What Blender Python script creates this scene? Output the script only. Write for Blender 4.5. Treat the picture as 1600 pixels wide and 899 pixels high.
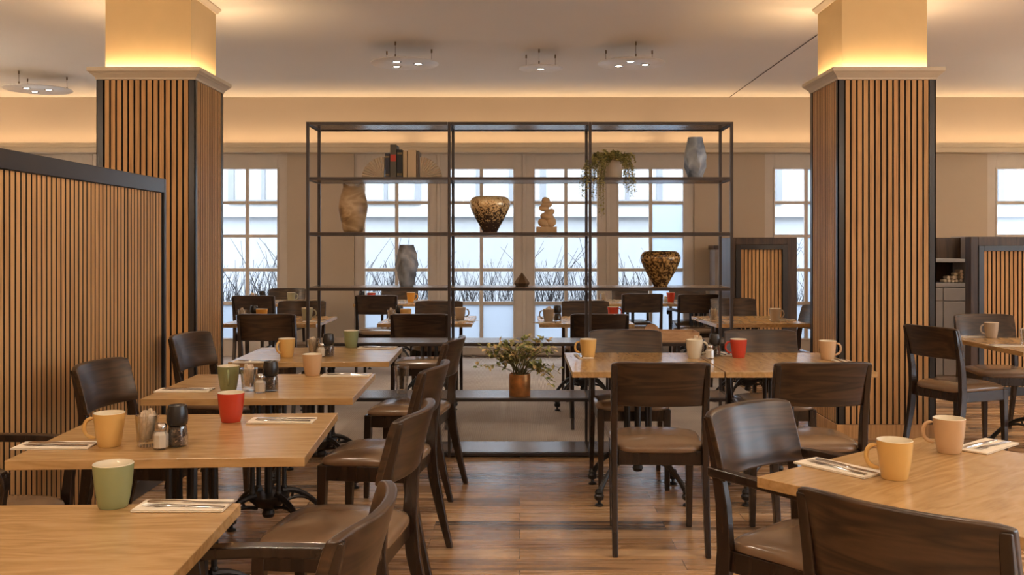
import bpy, bmesh, math, random
from mathutils import Vector, Matrix
random.seed(7)
PI = math.pi
S = bpy.context.scene
COL = S.collection
for o in list(bpy.data.objects): bpy.data.objects.remove(o)

# ------------------------------------------------------------------ camera, world, lamps, exposure
cam = bpy.data.objects.new('camera', bpy.data.cameras.new('camera')); COL.objects.link(cam)
cam.location = (0, 0, 1.4); cam.rotation_euler = (PI/2, 0, 0)
cam.data.sensor_width = 36; cam.data.lens = 36*1500/1600
cam.data.shift_x = -12/1600; cam.data.shift_y = -64.5/1600
cam.data.clip_start = 0.05; cam.data.clip_end = 200
S.camera = cam
S.view_settings.view_transform = 'Standard'; S.view_settings.look = 'None'
S.view_settings.gamma = 1; S.view_settings.use_curve_mapping = False
S.view_settings.exposure = 1.25
S.cycles.use_denoising = True
S.cycles.denoiser = 'OPENIMAGEDENOISE'
S.cycles.sample_clamp_indirect = 4.0
S.cycles.sample_clamp_direct = 0
S.cycles.caustics_reflective = False; S.cycles.caustics_refractive = False
S.cycles.max_bounces = 9; S.cycles.diffuse_bounces = 4; S.cycles.glossy_bounces = 4
S.cycles.transmission_bounces = 6; S.cycles.transparent_max_bounces = 12
W = bpy.data.worlds.new('sky'); S.world = W; W.use_nodes = True
bg = W.node_tree.nodes['Background']; bg.inputs[0].default_value = (0.80, 0.90, 1.0, 1); bg.inputs[1].default_value = 3.6

WARM = (1.0, 0.68, 0.38)          # cove strips
HALO = (1.0, 0.83, 0.63)          # halogen lamps, added fill lamps too
P_COVE_WALL = 1.15                  # W per metre of ledge
P_COVE_PIL = 2.7                   # W per metre of pillar cornice
P_SPOT = 9.0
P_ROOM_FILL = 2.5
P_FILL_GLOBE = 125.0

CEIL = 3.287
WALLY = 12.15
def at(px, py, Y): return Vector(((px-812)*Y/1500, Y, 1.4-(py-385)*Y/1500))
def on(px, py, h=0.75):
    Y = 1500*(1.4-h)/(py-385)
    if h == 0.75 and Y > 7.5: h = 0.7587; Y = 1500*(1.4-h)/(py-385)
    return Vector(((px-812)*Y/1500, Y, h))

def area(name, loc, sx, sy, power, color, rot=(0,0,0), parent=None, shape='RECTANGLE', spread=None):
    l = bpy.data.lights.new(name, 'AREA'); l.shape = shape; l.size = sx; l.size_y = sy
    l.energy = power; l.color = color
    if spread: l.spread = spread
    o = bpy.data.objects.new(name, l); COL.objects.link(o); o.location = loc; o.rotation_euler = rot
    if parent: o.parent = parent
    return o
# strip hidden on the ledge above the windows, shining up at wall and ceiling
D_ = math.radians
for k in range(5):
    area('ledge_and_fill_strip', (-6+3.1*k, WALLY-0.12, 2.655), 3.0, 0.03, P_COVE_WALL*2.9, WARM, (PI, 0, 0), spread=D_(155))
area('ledge_and_fill_strip', (-6.88, 4.5, 2.655), .03, 14, P_COVE_WALL*22, WARM, (PI, 0, 0))  # added unseen strips on side and front walls to lift the ceiling light
area('ledge_and_fill_strip', (7.88, 4.5, 2.655), .03, 14, P_COVE_WALL*22, WARM, (PI, 0, 0))
area('ledge_and_fill_strip', (.5, -2.88, 2.655), 14, .03, P_COVE_WALL*40, WARM, (PI, 0, 0))
# daylight portals in the window openings
for (x0, x1) in ((10,276),(320,449),(553,1085),(1195,1328),(1543,1810)):
    a, b = at(x0,385,WALLY).x, at(x1,385,WALLY).x
    p = area('window_portal', ((a+b)/2, WALLY+0.2, 1.35), b-a, 2.4, 1, (1,1,1), (-PI/2, 0, 0)); p.data.cycles.is_portal = True

for (y0, y1) in ((-2.3, -.9), (-.3, 1.1), (1.7, 3.1), (3.7, 5.1)):
    p = area('window_portal', (8.18, (y0+y1)/2, 1.35), 2.2, y1-y0, 1, (1,1,1), (0, PI/2, 0)); p.data.cycles.is_portal = True

# ------------------------------------------------------------------ materials
MATS = {}
class N:
    def __init__(s, name):
        s.m = bpy.data.materials.new(name); s.m.use_nodes = True; s.t = s.m.node_tree; s.b = s.t.nodes['Principled BSDF']; MATS[name] = s.m
    def n(s, t, **kw):
        x = s.t.nodes.new(t)
        for k, v in kw.items():
            if k.startswith('_'): setattr(x, k[1:], v)
            else:
                x.inputs[int(k[1:]) if k[0] == 'i' and k[1:].isdigit() else k].default_value = v
        return x
    def l(s, a, b): s.t.links.new(a, b)
def set_b(b, rough, metal=0, spec=None, coat=None):
    b.inputs['Roughness'].default_value = rough; b.inputs['Metallic'].default_value = metal
    if spec is not None: b.inputs['Specular IOR Level'].default_value = spec
    if coat: b.inputs['Coat Weight'].default_value = coat[0]; b.inputs['Coat Roughness'].default_value = coat[1]
def ramp(N_, fac, stops):
    r = N_.t.nodes.new('ShaderNodeValToRGB'); e = r.color_ramp.elements
    while len(e) > 1: e.remove(e[-1])
    e[0].position = stops[0][0]; e[0].color = (*stops[0][1], 1)
    for p, c in stops[1:]:
        x = e.new(p); x.color = (*c, 1)
    N_.l(fac, r.inputs[0]); return r
def plain(name, col, rough=0.6, metal=0, spec=None, coat=None, var=0.06, vs=8, bump=0.0):
    k = N(name); set_b(k.b, rough, metal, spec, coat)
    tc = k.n('ShaderNodeTexCoord'); no = k.n('ShaderNodeTexNoise', Scale=vs, Detail=4)
    k.l(tc.outputs['Object'], no.inputs['Vector'])
    r = ramp(k, no.outputs['Fac'], [(0.3, tuple(c*(1-var) for c in col)), (0.7, tuple(min(1, c*(1+var)) for c in col))])
    k.l(r.outputs[0], k.b.inputs['Base Color'])
    if bump:
        bu = k.n('ShaderNodeBump', Strength=bump, Distance=0.002); n2 = k.n('ShaderNodeTexNoise', Scale=vs*20, Detail=3)
        k.l(tc.outputs['Object'], n2.inputs['Vector']); k.l(n2.outputs['Fac'], bu.inputs['Height']); k.l(bu.outputs[0], k.b.inputs['Normal'])
    return k.m
def wood(name, dark, mid, light, scale=(1,1,1), wave=3.0, dist=6, detail_mix=0.5, rough=0.35, coat=None, rnd=True, rough_var=0.0, bump=0.1, spec=0.5):
    """grain runs along the axis with the smallest scale"""
    k = N(name); set_b(k.b, rough, 0, spec, coat)
    tc = k.n('ShaderNodeTexCoord'); mp = k.n('ShaderNodeMapping'); mp.inputs['Scale'].default_value = scale
    if rnd:
        oi = k.n('ShaderNodeObjectInfo'); mu = k.n('ShaderNodeMath', _operation='MULTIPLY', i1=37.0); k.l(oi.outputs['Random'], mu.inputs[0])
        ad = k.n('ShaderNodeVectorMath', _operation='ADD'); k.l(tc.outputs['Object'], ad.inputs[0]); k.l(mu.outputs[0], ad.inputs[1]); k.l(ad.outputs[0], mp.inputs[0])
    else: k.l(tc.outputs['Object'], mp.inputs[0])
    n1 = k.n('ShaderNodeTexNoise', Scale=wave, Detail=2, Distortion=0.6); k.l(mp.outputs[0], n1.inputs['Vector'])
    m1 = k.n('ShaderNodeMath', _operation='MULTIPLY', i1=float(dist)); k.l(n1.outputs['Fac'], m1.inputs[0])
    m2 = k.n('ShaderNodeMath', _operation='FRACT'); k.l(m1.outputs[0], m2.inputs[0])
    m3 = k.n('ShaderNodeMath', _operation='PINGPONG', i1=0.5); k.l(m1.outputs[0], m3.inputs[0])
    n2 = k.n('ShaderNodeTexNoise', Scale=wave*9, Detail=5, Roughness=0.65); k.l(mp.outputs[0], n2.inputs['Vector'])
    mx = k.n('ShaderNodeMix', _data_type='FLOAT'); mx.inputs[0].default_value = detail_mix
    m4 = k.n('ShaderNodeMath', _operation='MULTIPLY', i1=2.0); k.l(m3.outputs[0], m4.inputs[0])
    k.l(m4.outputs[0], mx.inputs[2]); k.l(n2.outputs['Fac'], mx.inputs[3])
    r = ramp(k, mx.outputs[0], [(0.12, dark), (0.5, mid), (0.88, light)])
    k.l(r.outputs[0], k.b.inputs['Base Color'])
    if bump:
        bu = k.n('ShaderNodeBump', Strength=bump, Distance=0.001); k.l(n2.outputs['Fac'], bu.inputs['Height']); k.l(bu.outputs[0], k.b.inputs['Normal'])
    return k.m

PAINT = plain('cream_paint', (0.50, 0.41, 0.315), 0.75, var=0.02, vs=2)
CEILP = plain('ceiling_paint', (0.84, 0.79, 0.73), 0.85, var=0.015, vs=1)
FRAMEP = plain('window_paint', (0.58, 0.52, 0.46), 0.4, var=0.03)
SHAFT = plain('shaft_paint', (0.60, 0.44, 0.23), 0.8, var=0.02)
CORN = plain('cornice_paint', (0.62, 0.52, 0.38), 0.55, var=0.02)
BLACKT = plain('black_trim', (0.022, 0.018, 0.016), 0.28, spec=0.6)
BACKING = plain('black_backing', (0.018, 0.014, 0.012), 0.7)
STEEL = plain('bronzed_steel', (0.045, 0.034, 0.030), 0.38, metal=0.55)
SHELFTOP = plain('shelf_board', (0.17, 0.12, 0.09), 0.24, spec=0.6)
IRON = plain('cast_iron', (0.016, 0.013, 0.012), 0.36, metal=0.2, bump=0.3, vs=12)
CHROME = plain('polished_steel', (0.55, 0.52, 0.50), 0.18, metal=1.0)
GREYP = plain('grey_cabinet', (0.42, 0.42, 0.45), 0.35)
DISC = plain('white_lacquer', (0.78, 0.75, 0.72), 0.35)
HEATER = plain('heater_paint', (0.42, 0.36, 0.30), 0.5)
SLAT = wood('oak_slat', (0.32, 0.155, 0.05), (0.54, 0.29, 0.105), (0.64, 0.37, 0.15), (22, 22, 0.8), 1.2, 3, 0.6, 0.55, rnd=False, bump=0.05)
TABLE = wood('oak_tabletop', (0.33, 0.185, 0.068), (0.46, 0.275, 0.112), (0.56, 0.355, 0.16), (9, 1.4, 9), 1.3, 5, 0.65, 0.24, spec=0.85, bump=0)
DARKW = wood('walnut_stain', (0.014, 0.0075, 0.005), (0.042, 0.0225, 0.012), (0.076, 0.041, 0.021), (1.6, 6, 16), 1.0, 5, 0.45, 0.28, spec=0.55, bump=0.05)
DARKL = wood('walnut_frame', (0.014, 0.008, 0.0055), (0.024, 0.0135, 0.009), (0.036, 0.020, 0.013), (9, 9, 1.2), 1.0, 3, 0.5, 0.22, spec=0.55, bump=0.02)
BOOTHW = wood('dark_booth_wood', (0.02, 0.010, 0.005), (0.05, 0.026, 0.012), (0.08, 0.042, 0.02), (9, 9, 1), 1.5, 3, 0.5, 0.4, bump=0.05)
PALEW = wood('pale_wood', (0.40, 0.22, 0.10), (0.52, 0.30, 0.15), (0.62, 0.38, 0.2), (3, 12, 12), 2, 3, 0.5, 0.5, bump=0.05)
GREYW = wood('grey_wood', (0.20, 0.17, 0.15), (0.28, 0.24, 0.22), (0.36, 0.32, 0.30), (12, 12, 1), 2, 3, 0.5, 0.5, bump=0.05)
LEATHER = plain('brown_leather', (0.22, 0.14, 0.085), 0.18, spec=0.7, var=0.10, vs=10, bump=0.02)
NAPKIN = plain('paper_napkin', (0.78, 0.68, 0.55), 0.9, bump=0.3, vs=20)
CREAMC = plain('cream_glaze', (0.74, 0.66, 0.50), 0.22)
STONE = plain('sandstone', (0.52, 0.34, 0.18), 0.8, var=0.12, bump=0.4, vs=15)
SALT = plain('salt', (0.80, 0.74, 0.64), 0.9)
BLACKP = plain('black_plastic', (0.02, 0.018, 0.018), 0.25)
PAPER = plain('sachet_paper', (0.70, 0.58, 0.44), 0.8, var=0.25, vs=60)
PAGES = plain('page_block', (0.62, 0.50, 0.34), 0.9, var=0.2, vs=120)
COPPER = plain('copper', (0.72, 0.36, 0.14), 0.30, metal=0.85, var=0.3, vs=20)
FAN = plain('cream_ceramic', (0.58, 0.46, 0.33), 0.7)
SOIL = plain('soil', (0.05, 0.03, 0.02), 0.95, var=0.4, vs=60)
STEM = plain('plant_stem', (0.16, 0.13, 0.05), 0.7)
BRONZE = plain('dark_bronze', (0.22, 0.15, 0.09), 0.3, metal=0.85)
BLUEV = wood('blue_grey_ceramic', (0.12, 0.15, 0.20), (0.24, 0.28, 0.34), (0.36, 0.40, 0.45), (6, 6, 5), 1.2, 3, 0.25, 0.35, bump=0)
GREYV = wood('smoke_grey_glass', (0.10, 0.11, 0.13), (0.22, 0.24, 0.27), (0.36, 0.38, 0.42), (6, 6, 5), 1.2, 3, 0.25, 0.25, bump=0)
TANV = wood('swirled_tan_stone', (0.20, 0.12, 0.055), (0.36, 0.23, 0.11), (0.50, 0.35, 0.20), (4, 4, 8), 1.2, 3, 0.3, 0.4, bump=0.1)
MUG = {n: plain('glaze_'+n, c, 0.18, spec=0.5, var=0.03) for n, c in dict(
    green=(0.25, 0.27, 0.13), yellow=(0.66, 0.40, 0.13), red=(0.48, 0.045, 0.022), tan=(0.56, 0.36, 0.20),
    white=(0.60, 0.54, 0.42), sage=(0.36, 0.34, 0.22), orange=(0.70, 0.32, 0.05), taupe=(0.42, 0.33, 0.24)).items()}
BOOKS = [plain('book_cloth_%s' % n, c, 0.7) for n, c in (('navy', (0.03, 0.03, 0.04)), ('grey', (0.10, 0.085, 0.06)), ('black', (0.02, 0.02, 0.02)),
    ('buff', (0.50, 0.36, 0.20)), ('sand', (0.55, 0.40, 0.24)), ('umber', (0.14, 0.10, 0.07)))]
REDLAB = plain('red_label', (0.45, 0.04, 0.02), 0.6); GILT = plain('gilt', (0.6, 0.4, 0.12), 0.4, metal=0.7)
def speck(name, ground, spot, sc):
    k = N(name); set_b(k.b, 0.18, 0.25, 0.6)
    tc = k.n('ShaderNodeTexCoord'); no = k.n('ShaderNodeTexNoise', Scale=sc, Detail=3, Distortion=0.5); k.l(tc.outputs['Object'], no.inputs['Vector'])
    sp = k.n('ShaderNodeSeparateXYZ'); k.l(tc.outputs['Object'], sp.inputs[0])
    m = k.n('ShaderNodeMath', _operation='MULTIPLY_ADD', i1=ground[1], i2=ground[2]); k.l(sp.outputs[2], m.inputs[0])
    ad = k.n('ShaderNodeMath', _operation='ADD'); k.l(no.outputs['Fac'], ad.inputs[0]); k.l(m.outputs[0], ad.inputs[1])
    r = ramp(k, ad.outputs[0], [(0.46, ground[0]), (0.53, spot[0]), (0.7, spot[1])]); k.l(r.outputs[0], k.b.inputs['Base Color'])
    return k.m
SPECK1 = speck('speckled_glass_banded', ((0.06, 0.04, 0.03), 1.6, -0.22), ((0.70, 0.46, 0.20), (0.85, 0.68, 0.40)), 75)
SPECK2 = speck('speckled_glass_gold', ((0.06, 0.032, 0.013), 0.0, 0.0), ((0.36, 0.20, 0.06), (0.58, 0.37, 0.14)), 60)
def leafm(name, cols):
    k = N(name); set_b(k.b, 0.5)
    tc = k.n('ShaderNodeTexCoord'); no = k.n('ShaderNodeTexNoise', Scale=22, Detail=1); k.l(tc.outputs['Object'], no.inputs['Vector'])
    r = ramp(k, no.outputs['Fac'], [(0.35, cols[0]), (0.5, cols[1]), (0.62, cols[2])]); k.l(r.outputs[0], k.b.inputs['Base Color']); return k.m
LEAF = leafm('variegated_leaf', ((0.20, 0.24, 0.08), (0.50, 0.50, 0.20), (0.85, 0.66, 0.36)))
LEAF2 = leafm('small_leaf', ((0.14, 0.14, 0.04), (0.32, 0.28, 0.08), (0.50, 0.42, 0.15)))
def glassm(name, tint, gl=0.12, rough=0.02, frost=0.0):
    m = bpy.data.materials.new(name); m.use_nodes = True; t = m.node_tree; t.nodes.clear(); MATS[name] = m
    out = t.nodes.new('ShaderNodeOutputMaterial'); tr = t.nodes.new('ShaderNodeBsdfTransparent'); tr.inputs[0].default_value = (*tint, 1)
    g = t.nodes.new('ShaderNodeBsdfGlossy'); g.inputs['Roughness'].default_value = rough
    lw = t.nodes.new('ShaderNodeLayerWeight'); lw.inputs[0].default_value = gl
    mx = t.nodes.new('ShaderNodeMixShader'); t.links.new(lw.outputs['Facing'], mx.inputs[0]); t.links.new(tr.outputs[0], mx.inputs[1]); t.links.new(g.outputs[0], mx.inputs[2])
    if frost:
        d = t.nodes.new('ShaderNodeBsdfTranslucent'); d.inputs[0].default_value = (0.60, 0.64, 0.70, 1)
        m2 = t.nodes.new('ShaderNodeMixShader'); m2.inputs[0].default_value = frost
        t.links.new(mx.outputs[0], m2.inputs[1]); t.links.new(d.outputs[0], m2.inputs[2]); t.links.new(m2.outputs[0], out.inputs[0])
    else: t.links.new(mx.outputs[0], out.inputs[0])
    return m
PANE = glassm('window_glass', (0.96, 0.97, 0.98), 0.08)
FROST = glassm('frosted_glass', (0.9, 0.93, 0.97), 0.08, frost=0.85)
TUMB = glassm('tumbler_glass', (0.95, 0.94, 0.92), 0.5)
# pepper grains
k = N('peppercorns'); set_b(k.b, 0.6)
tc = k.n('ShaderNodeTexCoord'); vo = k.n('ShaderNodeTexVoronoi', Scale=220); k.l(tc.outputs['Object'], vo.inputs['Vector'])
r = ramp(k, vo.outputs['Color'], [(0.2, (0.02, 0.012, 0.008)), (0.75, (0.10, 0.06, 0.035)), (0.95, (0.4, 0.28, 0.17))]); k.l(r.outputs[0], k.b.inputs['Base Color']); PEPPER = k.m
# oak plank floor: rows run along X
k = N('oak_floor'); set_b(k.b, 0.3, 0, 0.65)
tc = k.n('ShaderNodeTexCoord'); br = k.n('ShaderNodeTexBrick', _offset=0.37, _offset_frequency=2)
k.l(tc.outputs['Object'], br.inputs['Vector'])
for nm, v in (('Scale', 1.0), ('Brick Width', 1.15), ('Row Height', 0.148), ('Mortar Size', 0.0016), ('Mortar Smooth', 0.3), ('Bias', 0.0)): br.inputs[nm].default_value = v
br.inputs['Color1'].default_value = (0, 0, 0, 1); br.inputs['Color2'].default_value = (1, 1, 1, 1); br.inputs['Mortar'].default_value = (0.5, 0.5, 0.5, 1)
mp = k.n('ShaderNodeMapping'); mp.inputs['Scale'].default_value = (1.0, 14, 1); k.l(tc.outputs['Object'], mp.inputs[0])
ad = k.n('ShaderNodeVectorMath', _operation='MULTIPLY_ADD'); ad.inputs[1].default_value = (9, 9, 9); k.l(br.outputs['Color'], ad.inputs[0]); k.l(mp.outputs[0], ad.inputs[2])
n1 = k.n('ShaderNodeTexNoise', Scale=1.3, Detail=6, Roughness=0.62, Distortion=0.8); k.l(ad.outputs[0], n1.inputs['Vector'])
n3 = k.n('ShaderNodeTexNoise', Scale=0.5, Detail=1); k.l(mp.outputs[0], n3.inputs['Vector'])
mx = k.n('ShaderNodeMix', _data_type='FLOAT'); mx.inputs[0].default_value = 0.28; k.l(n1.outputs['Fac'], mx.inputs[2]); k.l(br.outputs['Color'], mx.inputs[3])
r = ramp(k, mx.outputs[0], [(0.30, (0.10, 0.07, 0.05)), (0.41, (0.30, 0.175, 0.09)), (0.52, (0.50, 0.29, 0.14)), (0.68, (0.64, 0.42, 0.23))])
mm = k.n('ShaderNodeMix', _data_type='RGBA'); k.l(br.outputs['Fac'], mm.inputs[0]); k.l(r.outputs[0], mm.inputs[6]); mm.inputs[7].default_value = (0.05, 0.03, 0.018, 1)
k.l(mm.outputs[2], k.b.inputs['Base Color'])
rr = k.n('ShaderNodeMapRange'); rr.inputs['To Min'].default_value = 0.16; rr.inputs['To Max'].default_value = 0.38; k.l(n1.outputs['Fac'], rr.inputs[0]); k.l(rr.outputs[0], k.b.inputs['Roughness'])
bu = k.n('ShaderNodeBump', Strength=0.12, Distance=0.002); k.l(n1.outputs['Fac'], bu.inputs['Height']); k.l(bu.outputs[0], k.b.inputs['Normal'])
FLOOR = k.m
# ribbed carpet
k = N('ribbed_carpet'); set_b(k.b, 0.95, 0, 0.15)
tc = k.n('ShaderNodeTexCoord'); wv = k.n('ShaderNodeTexWave', Scale=22, Distortion=1.5, Detail=2); k.l(tc.outputs['Object'], wv.inputs['Vector'])
n1 = k.n('ShaderNodeTexNoise', Scale=1.1, Detail=5); k.l(tc.outputs['Object'], n1.inputs['Vector'])
n2 = k.n('ShaderNodeTexNoise', Scale=90, Detail=2); k.l(tc.outputs['Object'], n2.inputs['Vector'])
a1 = k.n('ShaderNodeMath', _operation='MULTIPLY_ADD', i1=0.14); k.l(wv.outputs['Fac'], a1.inputs[0]); k.l(n1.outputs['Fac'], a1.inputs[2])
a2 = k.n('ShaderNodeMath', _operation='MULTIPLY_ADD', i1=0.3); k.l(n2.outputs['Fac'], a2.inputs[0]); k.l(a1.outputs[0], a2.inputs[2])
r = ramp(k, a2.outputs[0], [(0.5, (0.30, 0.25, 0.215)), (0.95, (0.50, 0.43, 0.375))]); k.l(r.outputs[0], k.b.inputs['Base Color'])
bu = k.n('ShaderNodeBump', Strength=0.5, Distance=0.004); k.l(wv.outputs['Fac'], bu.inputs['Height']); k.l(bu.outputs[0], k.b.inputs['Normal'])
CARPET = k.m
FACADE = plain('white_render', (0.44, 0.445, 0.455), 0.9, var=0.02)
FACADE2 = plain('grey_render', (0.34, 0.355, 0.38), 0.9, var=0.02)
PAVE = plain('pale_paving', (0.42, 0.42, 0.42), 0.9)
REED = plain('bare_reed', (0.06, 0.06, 0.07), 0.8)
WFR = plain('grey_window_frame', (0.20, 0.21, 0.23), 0.6)
def emit(name, col, st):
    m = bpy.data.materials.new(name); m.use_nodes = True; b = m.node_tree.nodes['Principled BSDF']
    b.inputs['Emission Color'].default_value = (*col, 1); b.inputs['Emission Strength'].default_value = st; return m
FILL_GLOBE = emit('fill_globe_glow', (1, .82, .6), 2.5)
BULB = emit('lamp_glow', (1, 0.86, 0.66), 9)

# ------------------------------------------------------------------ mesh helpers
class MB:
    def __init__(s): s.bm = bmesh.new(); s.mi = 0
    def _f(s, vs):
        try: f = s.bm.faces.new(vs); f.material_index = s.mi; f.smooth = True; return f
        except ValueError: return None
    def box(s, c, d, M=None, rz=0):
        vs = []
        R = Matrix.Rotation(rz, 3, 'Z')
        for z in (-1, 1):
            for y in (-1, 1):
                for x in (-1, 1):
                    v = R @ Vector((x*d[0]/2, y*d[1]/2, z*d[2]/2)) + Vector(c)
                    if M: v = M @ v
                    vs.append(s.bm.verts.new(v))
        for q in ((0,2,3,1), (4,5,7,6), (0,1,5,4), (2,6,7,3), (0,4,6,2), (1,3,7,5)): s._f([vs[i] for i in q])
        return s
    def b2(s, x0, x1, y0, y1, z0, z1): return s.box(((x0+x1)/2, (y0+y1)/2, (z0+z1)/2), (x1-x0, y1-y0, z1-z0))
    def loft(s, rings, cap=True, closed=True):
        R = [[s.bm.verts.new(v) for v in r] for r in rings]; n = len(R[0])
        for a, b in zip(R, R[1:]):
            for i in range(n if closed else n-1): s._f((a[i], a[(i+1) % n], b[(i+1) % n], b[i]))
        if cap and closed: s._f(R[0][::-1]); s._f(R[-1])
        return s
    def lathe(s, prof, n=24, c=(0,0,0), cap=True, rf=None):
        rings = []
        for i, (r, z) in enumerate(prof):
            rings.append([Vector((c[0]+r*(rf(t, i) if rf else 1)*math.cos(2*PI*t/n), c[1]+r*(rf(t, i) if rf else 1)*math.sin(2*PI*t/n), c[2]+z)) for t in range(n)])
        return s.loft(rings, cap)
    def tube(s, pts, rad, n=8, cap=True):
        pts = [Vector(p) for p in pts]; rings = []
        up = Vector((0.01, 0.02, 1)).normalized(); prev = None
        for i, p in enumerate(pts):
            t = (pts[min(i+1, len(pts)-1)]-pts[max(i-1, 0)]).normalized()
            if prev is None:
                a = t.cross(up)
                if a.length < 0.1: a = t.cross(Vector((1, 0, 0)))
                a.normalize()
            else:
                a = (prev - t*prev.dot(t)).normalized()
            prev = a; b = t.cross(a)
            r = rad[i] if isinstance(rad, (list, tuple)) else rad
            rings.append([p + a*r*math.cos(2*PI*q/n) + b*r*math.sin(2*PI*q/n) for q in range(n)])
        return s.loft(rings, cap)
    def build(s, name, mats, parent=None, bevel=0, seg=2, angle=35, sub=0):
        bmesh.ops.recalc_face_normals(s.bm, faces=s.bm.faces)
        me = bpy.data.meshes.new(name); s.bm.to_mesh(me); s.bm.free()
        for m in (mats if isinstance(mats, (list, tuple)) else [mats]): me.materials.append(m)
        me.set_sharp_from_angle(angle=math.radians(angle))
        o = bpy.data.objects.new(name, me); COL.objects.link(o)
        if parent: o.parent = parent
        if sub:
            q = o.modifiers.new('sub', 'SUBSURF'); q.levels = sub; q.render_levels = sub
        if bevel:
            q = o.modifiers.new('bevel', 'BEVEL'); q.width = bevel; q.segments = seg; q.limit_method = 'ANGLE'; q.angle_limit = math.radians(angle)
            q.harden_normals = True
        return o
def slat(m, x0, x1, y0, y1, z0, z1, M=None, face='-y'):
    n0 = len(m.bm.faces); m.box(((x0+x1)/2, (y0+y1)/2, (z0+z1)/2), (x1-x0, y1-y0, z1-z0), M=M)
    m.bm.faces.ensure_lookup_table()
    for q, f in enumerate(list(m.bm.faces)[n0:]): f.material_index = 0 if q == (2 if face == '-y' else 5) else 1
def tag(o, label=None, cat=None, group=None, kind=None):
    if label: o['label'] = label
    if cat: o['category'] = cat
    if group: o['group'] = group
    if kind: o['kind'] = kind
    return o
def empty(name, loc=(0,0,0), rz=0):
    o = bpy.data.objects.new(name, None); COL.objects.link(o); o.empty_display_size = 0.1
    o.location = loc; o.rotation_euler = (0, 0, rz); return o
def struct(mb, name, m, **kw):
    return tag(mb.build(name, m, **kw), kind='structure')
def copy_tree(o, parent=None):
    c = o.copy(); COL.objects.link(c)
    if parent: c.parent = parent
    for ch in KIDS.get(o.name, [x for x in bpy.data.objects if x.parent == o]): copy_tree(ch, c)
    return c
KIDS = {}
def stow(o):      # remember the tree so that copying is quick
    ch = [x for x in bpy.data.objects if x.parent == o]; KIDS[o.name] = ch
    for c in ch: stow(c)
class Proto:
    def __init__(s, o): s.o = o; s.used = False; stow(o)
    def put(s, loc, rz=0, label=None, cat=None, group=None, scale=None):
        o = s.o if not s.used else copy_tree(s.o)
        s.used = True; o.location = loc; o.rotation_euler = (0, 0, rz)
        if 'group' in o and not group: del o['group']
        if scale: o.scale = scale
        return tag(o, label, cat, group)

# ------------------------------------------------------------------ room shell
X0, X1, YB = -7.0, 8.0, -3.0
struct(MB().b2(X0-.2, X1+.2, YB-.2, WALLY+.2, -0.2, 0), 'floor', FLOOR)
struct(MB().b2(X0-.2, X1+.2, YB-.2, WALLY+.2, CEIL, CEIL+.2), 'ceiling', CEILP)
struct(MB().b2(X0-.2, X0, YB-.2, WALLY+.2, 0, CEIL), 'wall_left', PAINT)
SW = [(-2.3, -.9), (-.3, 1.1), (1.7, 3.1), (3.7, 5.1)]
m = MB(); m.b2(X1, X1+.2, YB-.2, WALLY+.2, 2.45, CEIL); m.b2(X1, X1+.2, YB-.2, WALLY+.2, 0, .25); yy = [YB-.2]+[v for o in SW for v in o]+[WALLY+.2]
for i in range(0, len(yy), 2): m.b2(X1, X1+.2, yy[i], yy[i+1], .25, 2.45)
struct(m, 'wall_right', PAINT)
for i, (a, b) in enumerate(SW):
    m = MB(); x = X1+.04; m.b2(x, x+.06, a, a+.09, .25, 2.45); m.b2(x, x+.06, b-.09, b, .25, 2.45); m.b2(x, x+.06, a+.09, b-.09, .25, .34); m.b2(x, x+.06, a+.09, b-.09, 2.36, 2.45)
    m.b2(x, x+.05, (a+b)/2-.02, (a+b)/2+.02, .34, 2.36)
    for z in (.85, 1.35, 1.85): m.b2(x+.01, x+.04, a+.09, b-.09, z-.018, z+.018)
    fr = struct(m, 'window_%d' % (20+i), FRAMEP); MB().b2(x+.022, x+.028, a+.09, b-.09, .34, 2.36).build('glass_pane', PANE, fr)
struct(MB().b2(X0, X1, YB-.2, YB, 0, CEIL), 'wall_front', PAINT)
ZT = 2.60
def wx(px): return (px-812)*WALLY/1500
openings = [(10, 276), (320, 449), (553, 1085), (1195, 1328), (1543, 1810)]
m = MB(); m.b2(X0, X1, WALLY, WALLY+.2, ZT-.012, CEIL)
xs = [X0] + [wx(v) for o in openings for v in o] + [X1]
for i in range(0, len(xs), 2): m.b2(xs[i], xs[i+1], WALLY, WALLY+.2, 0, ZT-.012)
struct(m, 'wall_back', PAINT)
# cove ledge
m = MB(); m.b2(X0, X1, WALLY-.20, WALLY-.001, ZT-.03, 2.625); m.b2(X0, X1, WALLY-.20, WALLY-.178, 2.625, 2.69); m.b2(X0, X1, WALLY-.21, WALLY-.20, 2.63, 2.655)
struct(m, 'trim_1', CORN, bevel=0.004)
m = MB(); m.b2(X0+.001, X0+.20, YB, WALLY-.21, ZT-.03, 2.625); m.b2(X0+.18, X0+.20, YB, WALLY-.21, 2.625, 2.69); m.b2(X1-.20, X1-.001, YB, WALLY-.21, ZT-.03, 2.625); m.b2(X1-.20, X1-.18, YB, WALLY-.21, 2.625, 2.69); m.b2(X0+.21, X1-.21, YB+.001, YB+.20, ZT-.03, 2.625); m.b2(X0+.21, X1-.21, YB+.18, YB+.20, 2.625, 2.69)
struct(m, 'trim_20', CORN)  # side and front ledges added out of view to hold the extra strips
struct(MB().b2(2.648, 2.656, 2.0, WALLY, CEIL-.004, CEIL+.001), 'trim_2', BACKING)
# skirting
for i in range(0, len(xs), 2):
    struct(MB().b2(xs[i]+.002, xs[i+1]-.002, WALLY-.018, WALLY-.001, 0, 0.12), 'baseboard_back', FRAMEP, bevel=0.004)
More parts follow.
